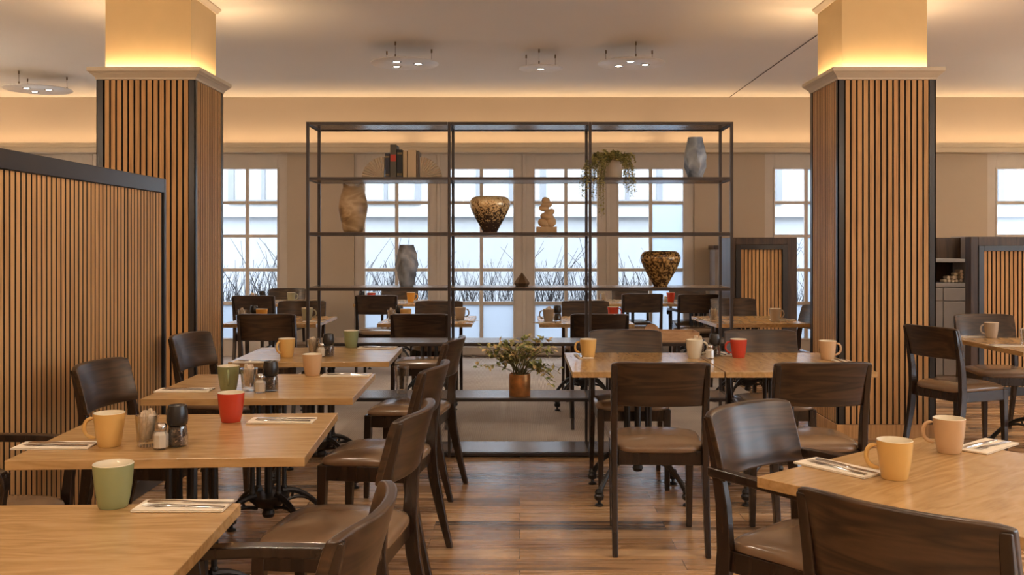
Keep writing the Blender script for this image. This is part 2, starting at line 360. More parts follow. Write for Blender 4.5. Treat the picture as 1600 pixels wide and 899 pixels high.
# carpet
tag(MB().b2(-6.95, -3.12, 6.83, WALLY-.03, 0.0, 0.008).b2(-3.12, -2.33, 6.83, 6.96, 0, .008).b2(-3.12, -2.33, 7.70, WALLY-.03, 0, .008).b2(-2.33, 2.19, 6.83, WALLY-.03, 0, .008).build('carpet', CARPET), 'grey-brown ribbed carpet beyond the open shelf', 'carpet')

# windows: leaves of 133 px
leaves = [(10,143),(143,276),(320,449),(553,685),(685,819),(819,950),(950,1085),(1195,1328),(1543,1676),(1676,1810)]
zr = [0.23] + [1.4-(y-385)*WALLY/1500 for y in (474.5, 422, 369, 316.5, 264)]
for i, (a, b) in enumerate(leaves):
    xa, xb = wx(a)+.002, wx(b)-.002
    is_door = 553 <= a < 1085
    y0 = WALLY+.035; m = MB()
    st = 0.135; ga, gb = xa+st, xb-st; zt = zr[-1]
    m.b2(xa, ga, y0, y0+.06, 0.002, ZT-.014); m.b2(gb, xb, y0, y0+.06, 0.002, ZT-.014)
    m.b2(ga, gb, y0, y0+.06, 0.002, zr[0]); m.b2(ga, gb, y0, y0+.06, zt, ZT-.014)
    mid = (ga+gb)/2
    m.b2(mid-.022, mid+.022, y0+.012, y0+.05, zr[0], zt)
    for z in zr[1:-1]:
        m.b2(ga, mid-.022, y0+.012, y0+.05, z-.02, z+.02); m.b2(mid+.022, gb, y0+.012, y0+.05, z-.02, z+.02)
    # moulding round the glass
    for q in ((ga-.02, ga, zr[0]-.02, zt+.02), (gb, gb+.02, zr[0]-.02, zt+.02)): m.b2(q[0], q[1], y0-.012, y0, q[2], q[3])
    m.b2(ga, gb, y0-.012, y0, zt, zt+.02); m.b2(ga, gb, y0-.012, y0, zr[0]-.02, zr[0])
    fr = struct(m, 'door_%d' % i if is_door else 'window_%d' % i, FRAMEP, bevel=0.003)
    g = MB(); g.b2(ga, gb, y0+.028, y0+.034, zr[1], zt); g.mi = 1; g.b2(ga, gb, y0+.028, y0+.034, zr[0], zr[1])
    if a in (950, 1195):      # the right column of panes is frosted all the way up
        g.b2(mid, gb, y0+.036, y0+.040, zr[1], zt if a == 1195 else zr[4]-.02)
    g.build('glass_pane', [PANE, FROST], fr)
    if a not in (10, 320, 553, 1195, 1543): struct(MB().b2(xa-.03, xa+.026, y0+.0605, y0+.07, 0.01, ZT-.02), 'trim_%d' % (i+30), FRAMEP)
    if a in (685, 819, 950):      # astragal between paired leaves
        struct(MB().b2(xa-.022, xa+.018, y0-.022, y0-.001, 0.01, ZT-.02), 'trim_%d' % (i+3), FRAMEP, bevel=0.004)

# convector at the foot of the doors
cv = empty('baseboard_heater', (wx(800), WALLY-.10, 0))
MB().b2(-.62, .62, -.05, .05, .035, .14).build('casing', HEATER, cv, bevel=.012)
m = MB(); m.b2(-.5, -.46, -.03, .03, 0, .035); m.b2(.46, .5, -.03, .03, 0, .035); m.build('foot', HEATER, cv)
m = MB(); m.tube([(-.66, -.03, .02), (-.66, -.03, .12)], .014); m.tube([(-.66, -.03, .09), (-.62, 0, .09)], .01); m.build('valve', CREAMC, cv)
tag(cv, 'low beige heater along the foot of the glazed doors', 'heater')

# ------------------------------------------------------------------ outdoors
tag(MB().b2(-14, 14, WALLY+.2, 22, -.25, -.05).build('courtyard_paving', PAVE), kind='structure')
f = empty('facade', (0, 16.5, 0))
m = MB(); m.b2(-14, 14, 0, .4, -.05, 4.6); m.build('wall_face', FACADE, f)
m = MB(); m.b2(-14, 14, -.02, 0, -.05, 1.90); m.build('lower_wall', FACADE2, f)
m = MB(); m.b2(-14, 14, -.14, 0, 1.90, 2.04); m.build('string_course', FACADE, f, bevel=.01)
for x in (-6.6, -4.4, -2.3, -.15, 1.85, 3.9, 6.6, 8.8):
    w = MB()
    for (a, b, c, d) in ((-.6, -.5, 2.12, 3.6), (.5, .6, 2.12, 3.6), (-.5, .5, 3.52, 3.6), (-.5, .5, 2.12, 2.20), (-.03, .03, 2.20, 3.52)): w.b2(x+a, x+b, -.05, 0, c, d)
    wf = w.build('window_frame', WFR, f)
tag(f, 'pale rendered building across the courtyard with a projecting stone band', 'building')
# reeds
m = MB(); rnd = random.Random(3)
def blade(x, y, h, lean, ang, w):
    pts = []; 
    for q in range(6):
        t = q/5; pts.append(Vector((x + math.cos(ang)*lean*t**2.0, y + math.sin(ang)*lean*t**2.0*.4, -.05 + h*t*(1-.12*t*abs(lean)))))
    m.tube(pts, [w*(1-.7*q/5) for q in range(6)], 3)
for k in range(1700): blade(rnd.uniform(-6.6, 5.2), rnd.uniform(12.9, 13.5), rnd.uniform(.8, 1.3), rnd.uniform(-.35, .35), rnd.uniform(-.6, .6), rnd.uniform(.005, .010))
for k in range(120): blade(rnd.uniform(-6.6, 5.0), rnd.uniform(12.9, 13.6), rnd.uniform(1.3, 1.75), rnd.uniform(-.8, .8), rnd.uniform(-.5, .5), rnd.uniform(.007, .012))
tag(m.build('reeds', REED), 'bare grey reeds growing outside behind the glass', 'plants', kind='stuff')

# ------------------------------------------------------------------ pillars clad in slats
def pillar(label, xa, xb, y0, y1):
    w = xb-xa; d = y1-y0; cx = (xa+xb)/2; cy = (y0+y1)/2
    p = empty('pillar', (cx, cy, 0)); H = 2.615
    MB().b2(-w/2+.02, w/2-.02, -d/2+.02, d/2-.02, 0.0, H).build('backing', BACKING, p)
    for k, (L, D) in enumerate(((w, d), (d, w), (w, d), (d, w))):
        M = Matrix.Rotation(k*PI/2, 4, 'Z'); m = MB(); n = 14; tr = .047; pitch = (L-2*tr-.004)/n
        for i in range(n):
            x = -L/2+tr+.009+pitch*(i+.5) - .004
            slat(m, x-.0155, x+.0155, -D/2+.004, -D/2+.02, .10, H, M=M.to_3x3())
        o = m.build('slat_panel', [SLAT, BACKING], p)
    for sx in (-1, 1):
        for sy in (-1, 1):
            m = MB(); m.box((sx*(w/2-.022), sy*(d/2-.003), H/2+.002), (.046, .008, H-.004)); m.box((sx*(w/2-.003), sy*(d/2-.022), H/2+.002), (.008, .046, H-.004))
            m.build('corner_trim', BLACKT, p)
    def ring(e0, z0, e1, z1, mb):
        pass
    m = MB(); prof = [(-.01, 2.615), (.006, 2.615), (.008, 2.63), (.022, 2.645), (.045, 2.668), (.052, 2.672), (.052, 2.70), (.040, 2.70), (.036, 2.655), (-.10, 2.64), (-.10, 2.615)]
    rings = [[Vector((sx*(w/2+e), sy*(d/2+e), z)) for sx, sy in ((-1,-1),(1,-1),(1,1),(-1,1))] for e, z in prof]
    rings.append(rings[0]); m.loft(rings, cap=False); m.build('cornice', CORN, p, bevel=.002, seg=1)
    s = .045
    MB().b2(-w/2+s, w/2-s, -d/2+s, d/2-s, 2.616, CEIL).build('shaft', SHAFT, p)
    m = MB(); prof = [(-s-.001, CEIL-.045), (-s+.012, CEIL-.045), (-s+.02, CEIL-.03), (-s+.035, CEIL-.012), (-s+.035, CEIL-.001), (-s-.001, CEIL-.001)]
    rings = [[Vector((sx*(w/2+e), sy*(d/2+e), z)) for sx, sy in ((-1,-1),(1,-1),(1,1),(-1,1))] for e, z in prof]; rings.append(rings[0])
    m.loft(rings, cap=False); m.build('ceiling_moulding', CORN, p)
    MB().lathe([(0,0)], 3) if False else None
    m = MB(); e = .012
    for sy in (-1, 1): m.box((0, sy*(d/2+e/2), .05), (w+2*e, e, .10)); m.box((sy*(w/2+e/2), 0, .05), (e, d, .10))
    m.build('plinth', SLAT, p, bevel=.003)
    for k, (L, D) in enumerate(((w, d), (d, w), (w, d), (d, w))):
        v = Matrix.Rotation(k*PI/2, 3, 'Z') @ Vector((0, -D/2+s-.030, 2.668))
        area('strip_light', v, L-.02, .02, P_COVE_PIL*L, WARM, (PI, 0, k*PI/2), parent=p)
    return tag(p, label, 'pillar')
pillar('square pillar clad in oak slats behind the end of the slatted partition', -3.085, -2.366, 7.0, 7.66)
pillar('square pillar clad in oak slats standing right of the open metal shelf', 2.32, 3.034, 7.0, 7.66)

# ------------------------------------------------------------------ slatted partition on the left
pt = empty('partition', (-2.12, 5.76, 0)); LEN = 5.2; HT = 1.803
MB().b2(-.075, -.0144, -LEN+.02, -.03, .0, HT-.05).build('backing', BACKING, pt)
m = MB(); n = int((LEN-.1)/.0447)
for i in range(n): slat(m, -.0145, -.006, -.065-i*.0447-.0325, -.065-i*.0447, .095, HT-.088, face='+x')
m.build('slat_panel', [SLAT, BACKING], pt)
MB().b2(-.09, .0, -LEN, -.03, HT-.085, HT).build('top_rail', BLACKT, pt, bevel=.004)
MB().b2(-.09, .0, -.03, 0, 0.001, HT).build('end_post', BLACKT, pt, bevel=.003)
MB().b2(-.088, .003, -LEN, -.031, 0.001, .09).build('base_rail', BLACKT, pt, bevel=.003)
MB().b2(-.095, -.076, -LEN+.02, -.031, .091, HT-.086).build('rear_panel', BOOTHW, pt)
tag(pt, 'long oak-slatted partition with a black top rail beside the tables', 'partition')

# ------------------------------------------------------------------ booths, box and buffet at the back
def booth(label, xa, xb, y0, d, zt, inset, n):
    b = empty('booth_screen', ((xa+xb)/2, y0, 0)); w = xb-xa
    m = MB(); m.b2(-w/2, -w/2+inset[0], 0, d, 0, zt); m.b2(w/2-inset[1], w/2, 0, d, 0, zt); m.b2(-w/2+inset[0], w/2-inset[1], 0, d, zt-inset[2], zt); m.b2(-w/2+inset[0], w/2-inset[1], .05, d, 0, zt-inset[2])
    m.build('carcass', BOOTHW, b, bevel=.004)
    a, c = -w/2+inset[0], w/2-inset[1]; zz = zt-inset[2]
    m = MB(); t = .05; m.b2(a, a+t, -.012, .049, .0, zz); m.b2(c-t, c, -.012, .049, 0, zz); m.b2(a+t, c-t, -.012, .049, zz-t, zz); m.b2(a+t, c-t, -.012, .049, 0, .08)
    m.build('frame', BLACKT, b, bevel=.003)
    m = MB(); p = (c-a-2*t)/n
    for i in range(n): slat(m, a+t+p*i+p*.15, a+t+p*i+p*.85, .01, .03, .08, zz-t)
    m.build('slat_panel', [SLAT, BACKING], b)
    return tag(b, label, 'booth screen')
booth('narrow dark wood booth screen with oak slats between the open shelf and the pillar', 2.20, 2.86, 9.9, .55, 1.49, (.03, .10, .075), 11)
booth('wide dark wood booth screen with oak slats next to the grey buffet', 4.23, 5.55, 9.0, .12, 1.49, (.07, .05, .085), 27)
bx = empty('storage_box', (2.56, 11.75, 0))
MB().b2(-.17, .17, 0, .33, 0, 1.36).build('carcass', GREYW, bx, bevel=.004); MB().b2(-.185, .185, -.015, .345, 1.36, 1.41).build('lid', BOOTHW, bx, bevel=.004)
tag(bx, 'pale grey wood cabinet with a dark top behind the narrow booth screen', 'cabinet')
bu_ = empty('buffet', (4.235, 9.85, 0)); w = .42
MB().b2(-w-.1, w-.03, .03, .45, .98, 1.02).build('worktop', GREYP, bu_, bevel=.003)
m = MB(); m.b2(-w-.1, w-.03, .05, .44, .05, .98); m.build('carcass', GREYP, bu_)
for xa, xb in ((-.52, -.12), (-.11, .12), (.13, .385)):
    o = MB().b2(xa, xb, .03, .05, .84, .97).build('drawer', GREYP, bu_, bevel=.003); o = MB().b2(xa, xb, .03, .05, .07, .83).build('door', GREYP, bu_, bevel=.003)
MB().b2(-w-.1, w-.03, .40, .45, 1.02, 1.49).build('back_panel', BOOTHW, bu_)
MB().b2(-w-.1, w-.03, .03, .40, 1.235, 1.27).build('shelf', GREYP, bu_, bevel=.003)
MB().b2(-w-.1, w-.03, .22, .40, 1.27, 1.49).build('upper_cupboard', BOOTHW, bu_)
MB().b2(w-.03, w+.03, 0, .45, 0, 1.50).build('side_panel', GREYP, bu_, bevel=.003)
tag(bu_, 'grey buffet cabinet with drawers and a dark recess behind the pillar', 'cabinet')
# rolled napkins heaped in the recess
m = MB(); m.tube([(-.06, 0, 0), (-.02, 0, .002), (.06, 0, 0)], [.016, .019, .015], 10); pr = Proto(m.build('rolled_napkin', PAPER))
k = 0
for row, cnt in ((0, 5), (1, 4), (2, 2), (3, 1)):
    for i in range(cnt):
        pr.put((4.60-.018-.04*i, 10.02+.015*(i % 2), 1.0395+.034*row), PI/2+.15*math.sin(i*3+row), 'brown paper napkin roll in the heap on the grey buffet', 'napkin', 'rolled napkins heaped on the buffet')

# ------------------------------------------------------------------ ceiling lamps
def disc_lamp(label, x, y, R, bulbs, drop=.155, rot=0):
    p = empty('ceiling_lamp', (x, y, CEIL), rot)
    m = MB(); m.lathe([(0.0, -drop+.008), (R-.01, -drop+.008), (R, -drop+.004), (R, -drop-.002), (R-.006, -drop-.006), (0.0, -drop-.006)], 48, cap=False); m.build('disc', DISC, p, angle=50)
    for a in ((0.35, 2.4, 4.5) if R > .3 else (0.6, 2.5, 4.6)):
        v = Vector((math.cos(a)*R*.82, math.sin(a)*R*.82, 0)); q = MB(); q.tube([v+Vector((0,0,-drop+.008)), v+Vector((0,0,-.001))], .0022, 6)
        q.tube([v+Vector((0,0,-.035)), v+Vector((0,0,-.001))], .008, 8); q.tube([v+Vector((0,0,-drop+.008)), v+Vector((0,0,-drop+.04))], .007, 8); q.build('suspension', BRONZE, p)
    for (bx_, by_) in bulbs:
        m = MB(); m.lathe([(.030, -drop-.006), (.046, -drop-.006), (.046, -drop-.011), (.040, -drop-.013), (.030, -drop-.008)], 20, c=(bx_, by_, 0), cap=False); m.build('bezel', CHROME, p)
        m = MB(); m.lathe([(0.001, -drop-.013), (.020, -drop-.012), (.031, -drop-.007)], 16, c=(bx_, by_, 0)); m.build('bulb', BULB, p)
    l = bpy.data.lights.new('lamp_light', 'SPOT'); l.energy = P_SPOT*len(bulbs); l.color = HALO; l.spot_size = math.radians(125); l.spot_blend = .6; l.shadow_soft_size = .05
    lo = bpy.data.objects.new('lamp_light', l); COL.objects.link(lo); lo.location = (sum(b[0] for b in bulbs)/len(bulbs), sum(b[1] for b in bulbs)/len(bulbs), -drop-.05); lo.parent = p
    return tag(p, label, 'ceiling lamp')
tri = [(-.09, .11), (-.06, -.13), (.13, -.02)]
disc_lamp('round ceiling disc lamp with three spots above the left bay of the shelf', -1.09, 9.1, .32, tri)
disc_lamp('small round ceiling disc lamp with one single spot above the middle bay of the shelf', .205, 9.35, .215, [(0, -.02)])
disc_lamp('round ceiling disc lamp with three spots above the right bay of the shelf', 1.06, 9.1, .32, tri, rot=.25)
disc_lamp('round ceiling disc lamp with three spots left of the pillar by the partition', -5.32, 10.6, .355, tri)
for (x, y, w_) in ((-1.6, 4.2, 'over the tables by the partition'), (1.7, 4.0, 'over the joined tables'), (-1.7, 1.2, 'near the front over the partition side'), (1.9, 1.0, 'near the front opposite the partition'), (5.6, 5.0, 'over the tables past the second pillar'), (-.1, -1.0, 'behind the viewpoint'), (5.6, 8.6, 'by the buffet')):  # extra disc lamps added out of view to raise the room's light level
    disc_lamp('added unseen round disc lamp with three spots ' + w_, x, y, .32, tri)
    area('room_fill_light', (x, y, CEIL-.19), .55, .55, P_ROOM_FILL, HALO, (0, 0, 0), shape='DISK')

for (x, y, w_) in ((-4.2, .6, 'over the far side of the partition'), (-1.5, -.7, 'behind the viewpoint by the partition'), (1.6, -.7, 'behind the viewpoint opposite the partition'), (4.6, 1.6, 'past the angled table'), (-4.8, 4.4, 'behind the partition'), (5.9, 6.2, 'at the far side of the room'), (-6.3, 8.6, 'behind the first pillar'), (6.7, 9.6, 'beyond the buffet')):  # globes added outside the frame as fill light for walls and ceiling
    gl = empty('fill_globe', (x, y, CEIL))
    m = MB(); m.tube([(0, 0, -.72), (0, 0, -.001)], .004, 6); m.lathe([(.05, -.02), (.05, -.001)], 16); m.build('cord', BLACKP, gl)
    m = MB(); m.lathe([(.155*math.sin(PI*q/12)+.0005, -.87-.155*math.cos(PI*q/12)) for q in range(13)], 24); m.build('globe', FILL_GLOBE, gl)
    l = bpy.data.lights.new('fill_globe_light', 'POINT'); l.energy = P_FILL_GLOBE; l.color = HALO; l.shadow_soft_size = .17
    lo = bpy.data.objects.new('fill_globe_light', l); COL.objects.link(lo); lo.location = (0, 0, -.87); lo.parent = gl
    tag(gl, 'added unseen opal fill globe '+w_, 'pendant lamp')

# ------------------------------------------------------------------ open metal shelf
SH = empty('open_shelf', (0, 0, 0)); YF, YK = 6.36, 6.72
px_ = [(481-812)/235.8, (702-812)/235.8, (922-812)/235.8, (1143-812)/235.8]
zl = [2.214-.3665*i for i in range(7)]; zl[6] = .02
zl[6] = 0.022
for i, x in enumerate(px_):
    for y in (YF, YK):
        MB().b2(x-.0095, x+.0095, y-.0095, y+.0095, 0, zl[0]+.0095).build('post', STEEL, SH)
for j, z in enumerate(zl):
    m = MB()
    for a, b in zip(px_, px_[1:]):
        for y in (YF, YK): m.b2(a+.011, b-.011, y-.0095, y+.0095, z-.0095, z+.0095)
    for x in px_: m.b2(x-.010, x+.010, YF+.011, YK-.011, z-.011, z+.011)
    m.build('rail', STEEL, SH)
    if j > 0 or True:
        for a, b in zip(px_, px_[1:]):
            if j == 0: MB().b2(a+.011, b-.011, YF+.011, YK-.011, z-.004, z+.004).build('board', SHELFTOP, SH)
            else: MB().b2(a+.011, b-.011, YF+.011, YK-.011, z-.008, z+.012).build('board', SHELFTOP, SH)
tag(SH, 'open shelf of thin dark metal in three bays dividing the room', 'shelf')
def sz(j): return zl[j]+.012

# ------------------------------------------------------------------ chair
def rect_loft(m, pts, x, M=None):
    rings = []
    for (y, z, w, d) in pts:
        r = [Vector((x+a*w/2, y+b*d/2, z)) for a, b in ((-1,-1),(1,-1),(1,1),(-1,1))]; rings.append(r)
    m.loft(rings)
def make_chair(arms):
    root = empty('armchair' if arms else 'dining_chair')
    # seat cushion
    m = MB(); rings = []; n = 40
    for (k, z) in ((.96, .462), (1.0, .470), (1.0, .484), (.975, .494), (.90, .501), (.70, .507), (.35, .510), (.02, .511)):
        r = []
        for t in range(n):
            a = 2*PI*t/n; c, s_ = math.cos(a), math.sin(a); e = .38 + (1-k)*.3
            x = math.copysign(abs(c)**e, c)*.213*k; y = math.copysign(abs(s_)**e, s_)*.212*k
            x *= 1+.03*y/.2
            r.append(Vector((x, y-.004, z - .010*(y/.21)**2*(k > .8))))
        rings.append(r)
    m.loft(rings); m.build('seat', LEATHER, root, angle=60)
    m = MB(); m.b2(-.198, .198, .172, .196, .395, .462); m.b2(-.19, .19, -.200, -.176, .395, .462); m.b2(-.207, -.183, -.19, .185, .395, .462); m.b2(.183, .207, -.19, .185, .395, .462)
    m.build('seat_frame', DARKL, root, bevel=.004)
    for s_ in (-1, 1):
        m = MB(); rect_loft(m, [(.198, 0, .027, .027), (.190, .30, .036, .038), (.184, .462, .042, .042)], s_*.190); m.build('leg', DARKL, root, bevel=.004)
        m = MB(); rect_loft(m, [(-.285, 0, .026, .030), (-.245, .16, .028, .040), (-.208, .33, .030, .050), (-.196, .46, .030, .052), (-.205, .60, .030, .044), (-.228, .72, .028, .036), (-.262, .865, .026, .026)], s_*.208)
        m.build('leg', DARKL, root, bevel=.005)
    # curved backrest
    m = MB(); nx, nz = 16, 6
    def P(u, v, side):
        z = .672+.208*v; x = u*.224
        yb = -.215 - .055*v**1.15
        y = yb - .040*(1-u*u) + .012*abs(u)**3
        t = .027
        if v > .98: z -= .010*abs(u)**8
        return Vector((x, y + (t/2 if side else -t/2) + .004, z))
    F = [[m.bm.verts.new(P(-1+2*i/nx, j/nz, 1)) for j in range(nz+1)] for i in range(nx+1)]
    B = [[m.bm.verts.new(P(-1+2*i/nx, j/nz, 0)) for j in range(nz+1)] for i in range(nx+1)]
    for i in range(nx):
        for j in range(nz): m._f((F[i][j], F[i+1][j], F[i+1][j+1], F[i][j+1])); m._f((B[i][j], B[i][j+1], B[i+1][j+1], B[i+1][j]))
        m._f((F[i][nz], F[i+1][nz], B[i+1][nz], B[i][nz])); m._f((F[i][0], B[i][0], B[i+1][0], F[i+1][0]))
    for j in range(nz): m._f((F[0][j], F[0][j+1], B[0][j+1], B[0][j])); m._f((F[nx][j], B[nx][j], B[nx][j+1], F[nx][j+1]))
    m.build('backrest', DARKW, root, bevel=.008, seg=3, angle=50)
    if arms:
        for s_ in (-1, 1):
            m = MB(); rings = []
            for (y, z, xo, w_, h) in ((-.245, .700, .226, .026, .030), (-.12, .700, .240, .036, .028), (.06, .695, .252, .042, .028), (.17, .688, .254, .042, .028), (.205, .672, .254, .040, .030), (.215, .64, .253, .038, .03)):
                x = s_*xo; 
                rings.append([Vector((x-w_/2, y, z-h/2)), Vector((x+w_/2, y, z-h/2)), Vector((x+w_/2, y, z+h/2)), Vector((x-w_/2, y, z+h/2))])
            m.loft(rings); m.build('armrest', DARKL, root, bevel=.006)
            m = MB(); rect_loft(m, [(.165, .42, .030, .040), (.178, .55, .030, .034), (.196, .68, .030, .034)], s_*.240); m.box((s_*.222, .165, .435), (.035, .036, .034)); m.build('arm_support', DARKL, root, bevel=.004)
    return root
CH = Proto(make_chair(False)); AC = Proto(make_chair(True))
D = math.radians
ZF = lambda x, y: .0085 if y > 7 and x < 2.5 else 0
def chair(x, y, rot, label, group=None, arms=False):
    (AC if arms else CH).put((x, y, ZF(x, y)), D(rot), label, 'chair', group)
G1 = 'chairs in the row beside the partition'
chair(-.575, 1.97, 86, 'dark wood armchair cropped at the front of the row', G1, True)
chair(-.60, 3.15, 83, 'dark wood chair with brown leather seat, second from the front in the row', G1)
chair(-.635, 4.29, 82, 'dark wood chair with brown leather seat, third from the front in the row', G1)
chair(-.63, 5.50, 82, 'dark wood chair with leather seat, farthest of the row before the shelf', G1)
chair(-1.83, 3.28, -90, 'dark armchair against the partition showing only its arm, seat and a leg', G1, True)
chair(-1.64, 4.32, -95, 'dark wood chair by the partition with a glossy back, nearer of two', G1)
chair(-1.72, 5.70, -100, 'dark wood chair by the partition in front of the pillar, farther of two', G1)
G2 = 'chairs round the joined tables'
chair(.648, 4.60, -2, 'dark wood chair seen squarely from behind, seat and legs in full view', G2)
chair(1.36, 4.60, 3, 'dark wood chair at the joined tables partly hidden by an armchair', G2)
chair(.655, 5.70, 180, 'brown chair with lighter grained back at the far side behind the yellow mug', G2)
chair(1.49, 5.70, 180, 'brown chair with lighter grained back at the far side behind the red mug', G2)
G3 = 'chairs at the angled table'
chair(.923, 2.96, -138, 'dark wood armchair facing the angled table with its backrest toward the aisle', G3, True)
chair(.952, 2.135, -45, 'large dark grained chair back in the foreground at the angled table', G3)
G4 = 'chairs at the table beyond the pillar'
chair(2.93, 6.40, -67, 'dark wood chair in side view in front of the slatted pillar', G4)
chair(3.54, 7.09, 178, 'dark wood chair behind the far table, in front of the buffet', G4)
G5 = 'chairs at the rear tables'
def rear(lst):
    for (x, y, r, lab, a) in lst: chair(x, y, r, lab, G5, a)
rear([(-1.93, 7.56, 0, 'dark chair seen from behind at the table with the grey-green mug', False),
 (-2.78, 10.27, 0, 'dark chair seen from behind at the window table nearest the first pillar', False),
 (-2.04, 8.75, 180, 'dark chair facing the viewer behind the table with the grey-green mug', False),
 (-2.83, 11.45, 180, 'dark chair with its back to the window behind the pale green mug', False),
 (-.763, 7.56, 0, 'dark chair seen from behind at the rear table with the brown mug', False),
 (-.756, 8.76, 180, 'dark chair facing the viewer across the rear table left of the gap', False),
 (-1.51, 10.35, 0, 'dark chair seen from behind left of the orange mug by the glazed doors', False),
 (-1.46, 11.45, 180, 'dark chair facing the viewer behind the orange mug by the glazed doors', False),
 (.61, 7.56, 0, 'dark chair seen from behind at the rear table with the brown jug mug', False),
 (.617, 8.78, 180, 'dark chair facing the viewer across the rear table with the brown jug mug', False),
 (1.33, 10.65, 0, 'dark chair seen from behind under the gold speckled vase, at the window tables', False),
 (1.35, 11.5, 180, 'dark chair mostly hidden by the shelf board under the gold speckled vase', False),
 (2.05, 11.5, 180, 'dark chair by the window behind the red cup on the far table', False),
 (1.92, 10.55, 0, 'dark armchair seen from behind left of the narrow booth screen', True),
 (2.10, 9.2, 180, 'dark chair facing the viewer in front of the narrow booth screen', False),
 (2.27, 8.28, 92, 'dark chair in side view half hidden behind the second pillar', False)])

# ------------------------------------------------------------------ table
def make_table():
    root = empty('dining_table')
    MB().b2(-.3925, .3925, -.45, .45, .72, .75).build('tabletop', TABLE, root, bevel=.0025)
    m = MB(); m.box((0, 0, .712), (.46, .05, .014), rz=PI/4); m.box((0, 0, .7119), (.46, .05, .0138), rz=-PI/4); m.lathe([(.10, .70), (.10, .7199)], 20); m.build('top_bracket', IRON, root)
    for k in range(4):
        a = PI/4+k*PI/2; v = Vector((math.cos(a), math.sin(a), 0)); m = MB()
        m.tube([v*.085+Vector((0,0,.22)), v*.085+Vector((0,0,.70))], .0115, 10)
        for z, r in ((.235, .017), (.26, .015), (.66, .015), (.69, .018)): m.lathe([(r*.7, z-.012), (r, z-.004), (r, z+.004), (r*.7, z+.012)], 10, c=(v.x*.085, v.y*.085, 0))
        m.build('rod', IRON, root)
    m = MB(); m.lathe([(.018, .20), (.018, .70)], 10); m.build('centre_rod', IRON, root)
    m = MB(); m.lathe([(.002, .128), (.024, .135), (.03, .152), (.024, .168), (.03, .175), (.055, .185), (.07, .20), (.095, .225), (.098, .24), (.05, .245), (.002, .246)], 20); m.build('hub', IRON, root)
    for k in range(4):
        a = PI/4+k*PI/2; v = Vector((math.cos(a), math.sin(a), 0)); m = MB()
        up = []; lo = []
        for q in range(9):
            t = q/8; r = .07+.265*t; up.append(v*r+Vector((0,0,.245-.175*t**2.1))); lo.append(v*(.06+.262*t)+Vector((0,0,.185-.005*t+.035*math.sin(t*PI*.8)-.13*t**2.6)))
        m.tube(up, [.016, .015, .014, .013, .012, .012, .012, .013, .014], 8); m.tube(lo, .009, 6)
        for q in (2, 4): m.tube([up[q], lo[q]], .007, 6)
        # claw
        c = v*.335; m.lathe([(.014, .030), (.024, .036), (.028, .055), (.020, .066), (.024, .074), (.016, .090)], 10, c=(c.x, c.y, 0))
        lg = m.build('leg', IRON, root)
        m = MB(); m.lathe([(.022, 0), (.024, .006), (.018, .012), (.009, .014), (.009, .032)], 12, c=(c.x, c.y, 0)); m.build('levelling_foot', IRON, lg)
    return root
TB = Proto(make_table())
def table(x, y, rot, label, group=None): TB.put((x, y, ZF(x, y)), D(rot), label, 'table', group)
g = 'oak café tables beside the partition'
table(-1.14, 2.02, 92.2, 'oak table in the near corner with a dark green mug and cutlery', g)
table(-1.135, 3.325, 93.4, 'oak table with red mug, yellow mug, salt and pepper', g)
table(-1.175, 4.49, 91.5, 'oak table with green mug and a tan mug near its edge', g)
table(-1.195, 5.78, 91.5, 'oak table with yellow mug and light green mug next to the shelf', g)
g = 'joined oak tables'
table(.665, 5.41, 0, 'oak table with the yellow mug by the shelf, half of a joined pair', g)
table(1.457, 5.41, 0, 'oak table with the red mug, half of a joined pair', g)
table(1.265, 2.685, -51, 'oak table set at an angle in the foreground with two mugs')
table(3.47, 6.36, 2, 'oak table beyond the slatted pillar at the picture edge')
g = 'rear oak tables'
table(-2.07, 8.36, 0, 'rear oak table with the grey-green mug beside the first pillar', g)
table(-.79, 8.40, 0, 'rear oak table with the brown mug left of the plant gap', g)
table(.555, 8.36, 0, 'rear oak table with the brown jug mug and a red cup', g)
table(1.99, 8.37, 3, 'rear oak table with a taupe mug in front of the booth screen', g)
table(-2.79, 11.10, 0, 'window oak table with the pale green mug', g)
table(-1.46, 11.10, 0, 'window oak table with the orange mug', g)
table(1.25, 11.12, 0, 'window oak table under the gold speckled vase, first of a joined pair', g)
table(2.045, 11.12, 0, 'window oak table nearest the grey wood cabinet, second of a joined pair', g)

# ------------------------------------------------------------------ mugs
def make_mug(colour, inner):
    root = empty('mug')
    m = MB(); prof = [(.001, 0), (.034, 0), (.036, .004), (.040, .025), (.0445, .055), (.0475, .085), (.049, .107)]
    m.lathe(prof, 32, cap=False); m.mi = 1
    m.lathe([(.049, .107), (.0475, .1085), (.046, .107), (.0445, .085), (.041, .05), (.036, .02), (.001, .010)], 32, cap=False)
    m.build('body', [MUG[colour], inner], root, angle=60)
    m = MB(); pts = []
    for q in range(13):
        t = q/12; a = -PI*.52+PI*1.04*t
        pts.append(((.0475 if a > 0 else .0415)*abs(math.sin(a))**2+.044*math.cos(a)**2+.032*max(0, math.cos(a))**.8, 0, .060+.032*math.sin(a)))
    m.tube(pts, [.003, .0055]+[.0062]*9+[.0055, .003], 10); m.build('handle', MUG[colour], root, angle=60)
    return root
MUGP = {}
def mug(px, py, colour, hang, label, h=.75, group=None, s=1.0):
    if colour not in MUGP: MUGP[colour] = Proto(make_mug(colour, CREAMC))
    p = on(px, py, h); p.z += .0005
    MUGP[colour].put(p, D(hang), label, 'mug', group, (s, s, s))
mug(177, 792, 'green', 113, 'large green mug with its cream inside on the nearest table')
mug(171, 697, 'yellow', 195, 'yellow mug beside a glass of sachets in front of the slatted partition')
mug(361, 659, 'red', 108, 'red mug near the open edge of the second table')
mug(357, 609, 'green', -75, 'green mug with its handle toward the viewer behind the red mug')
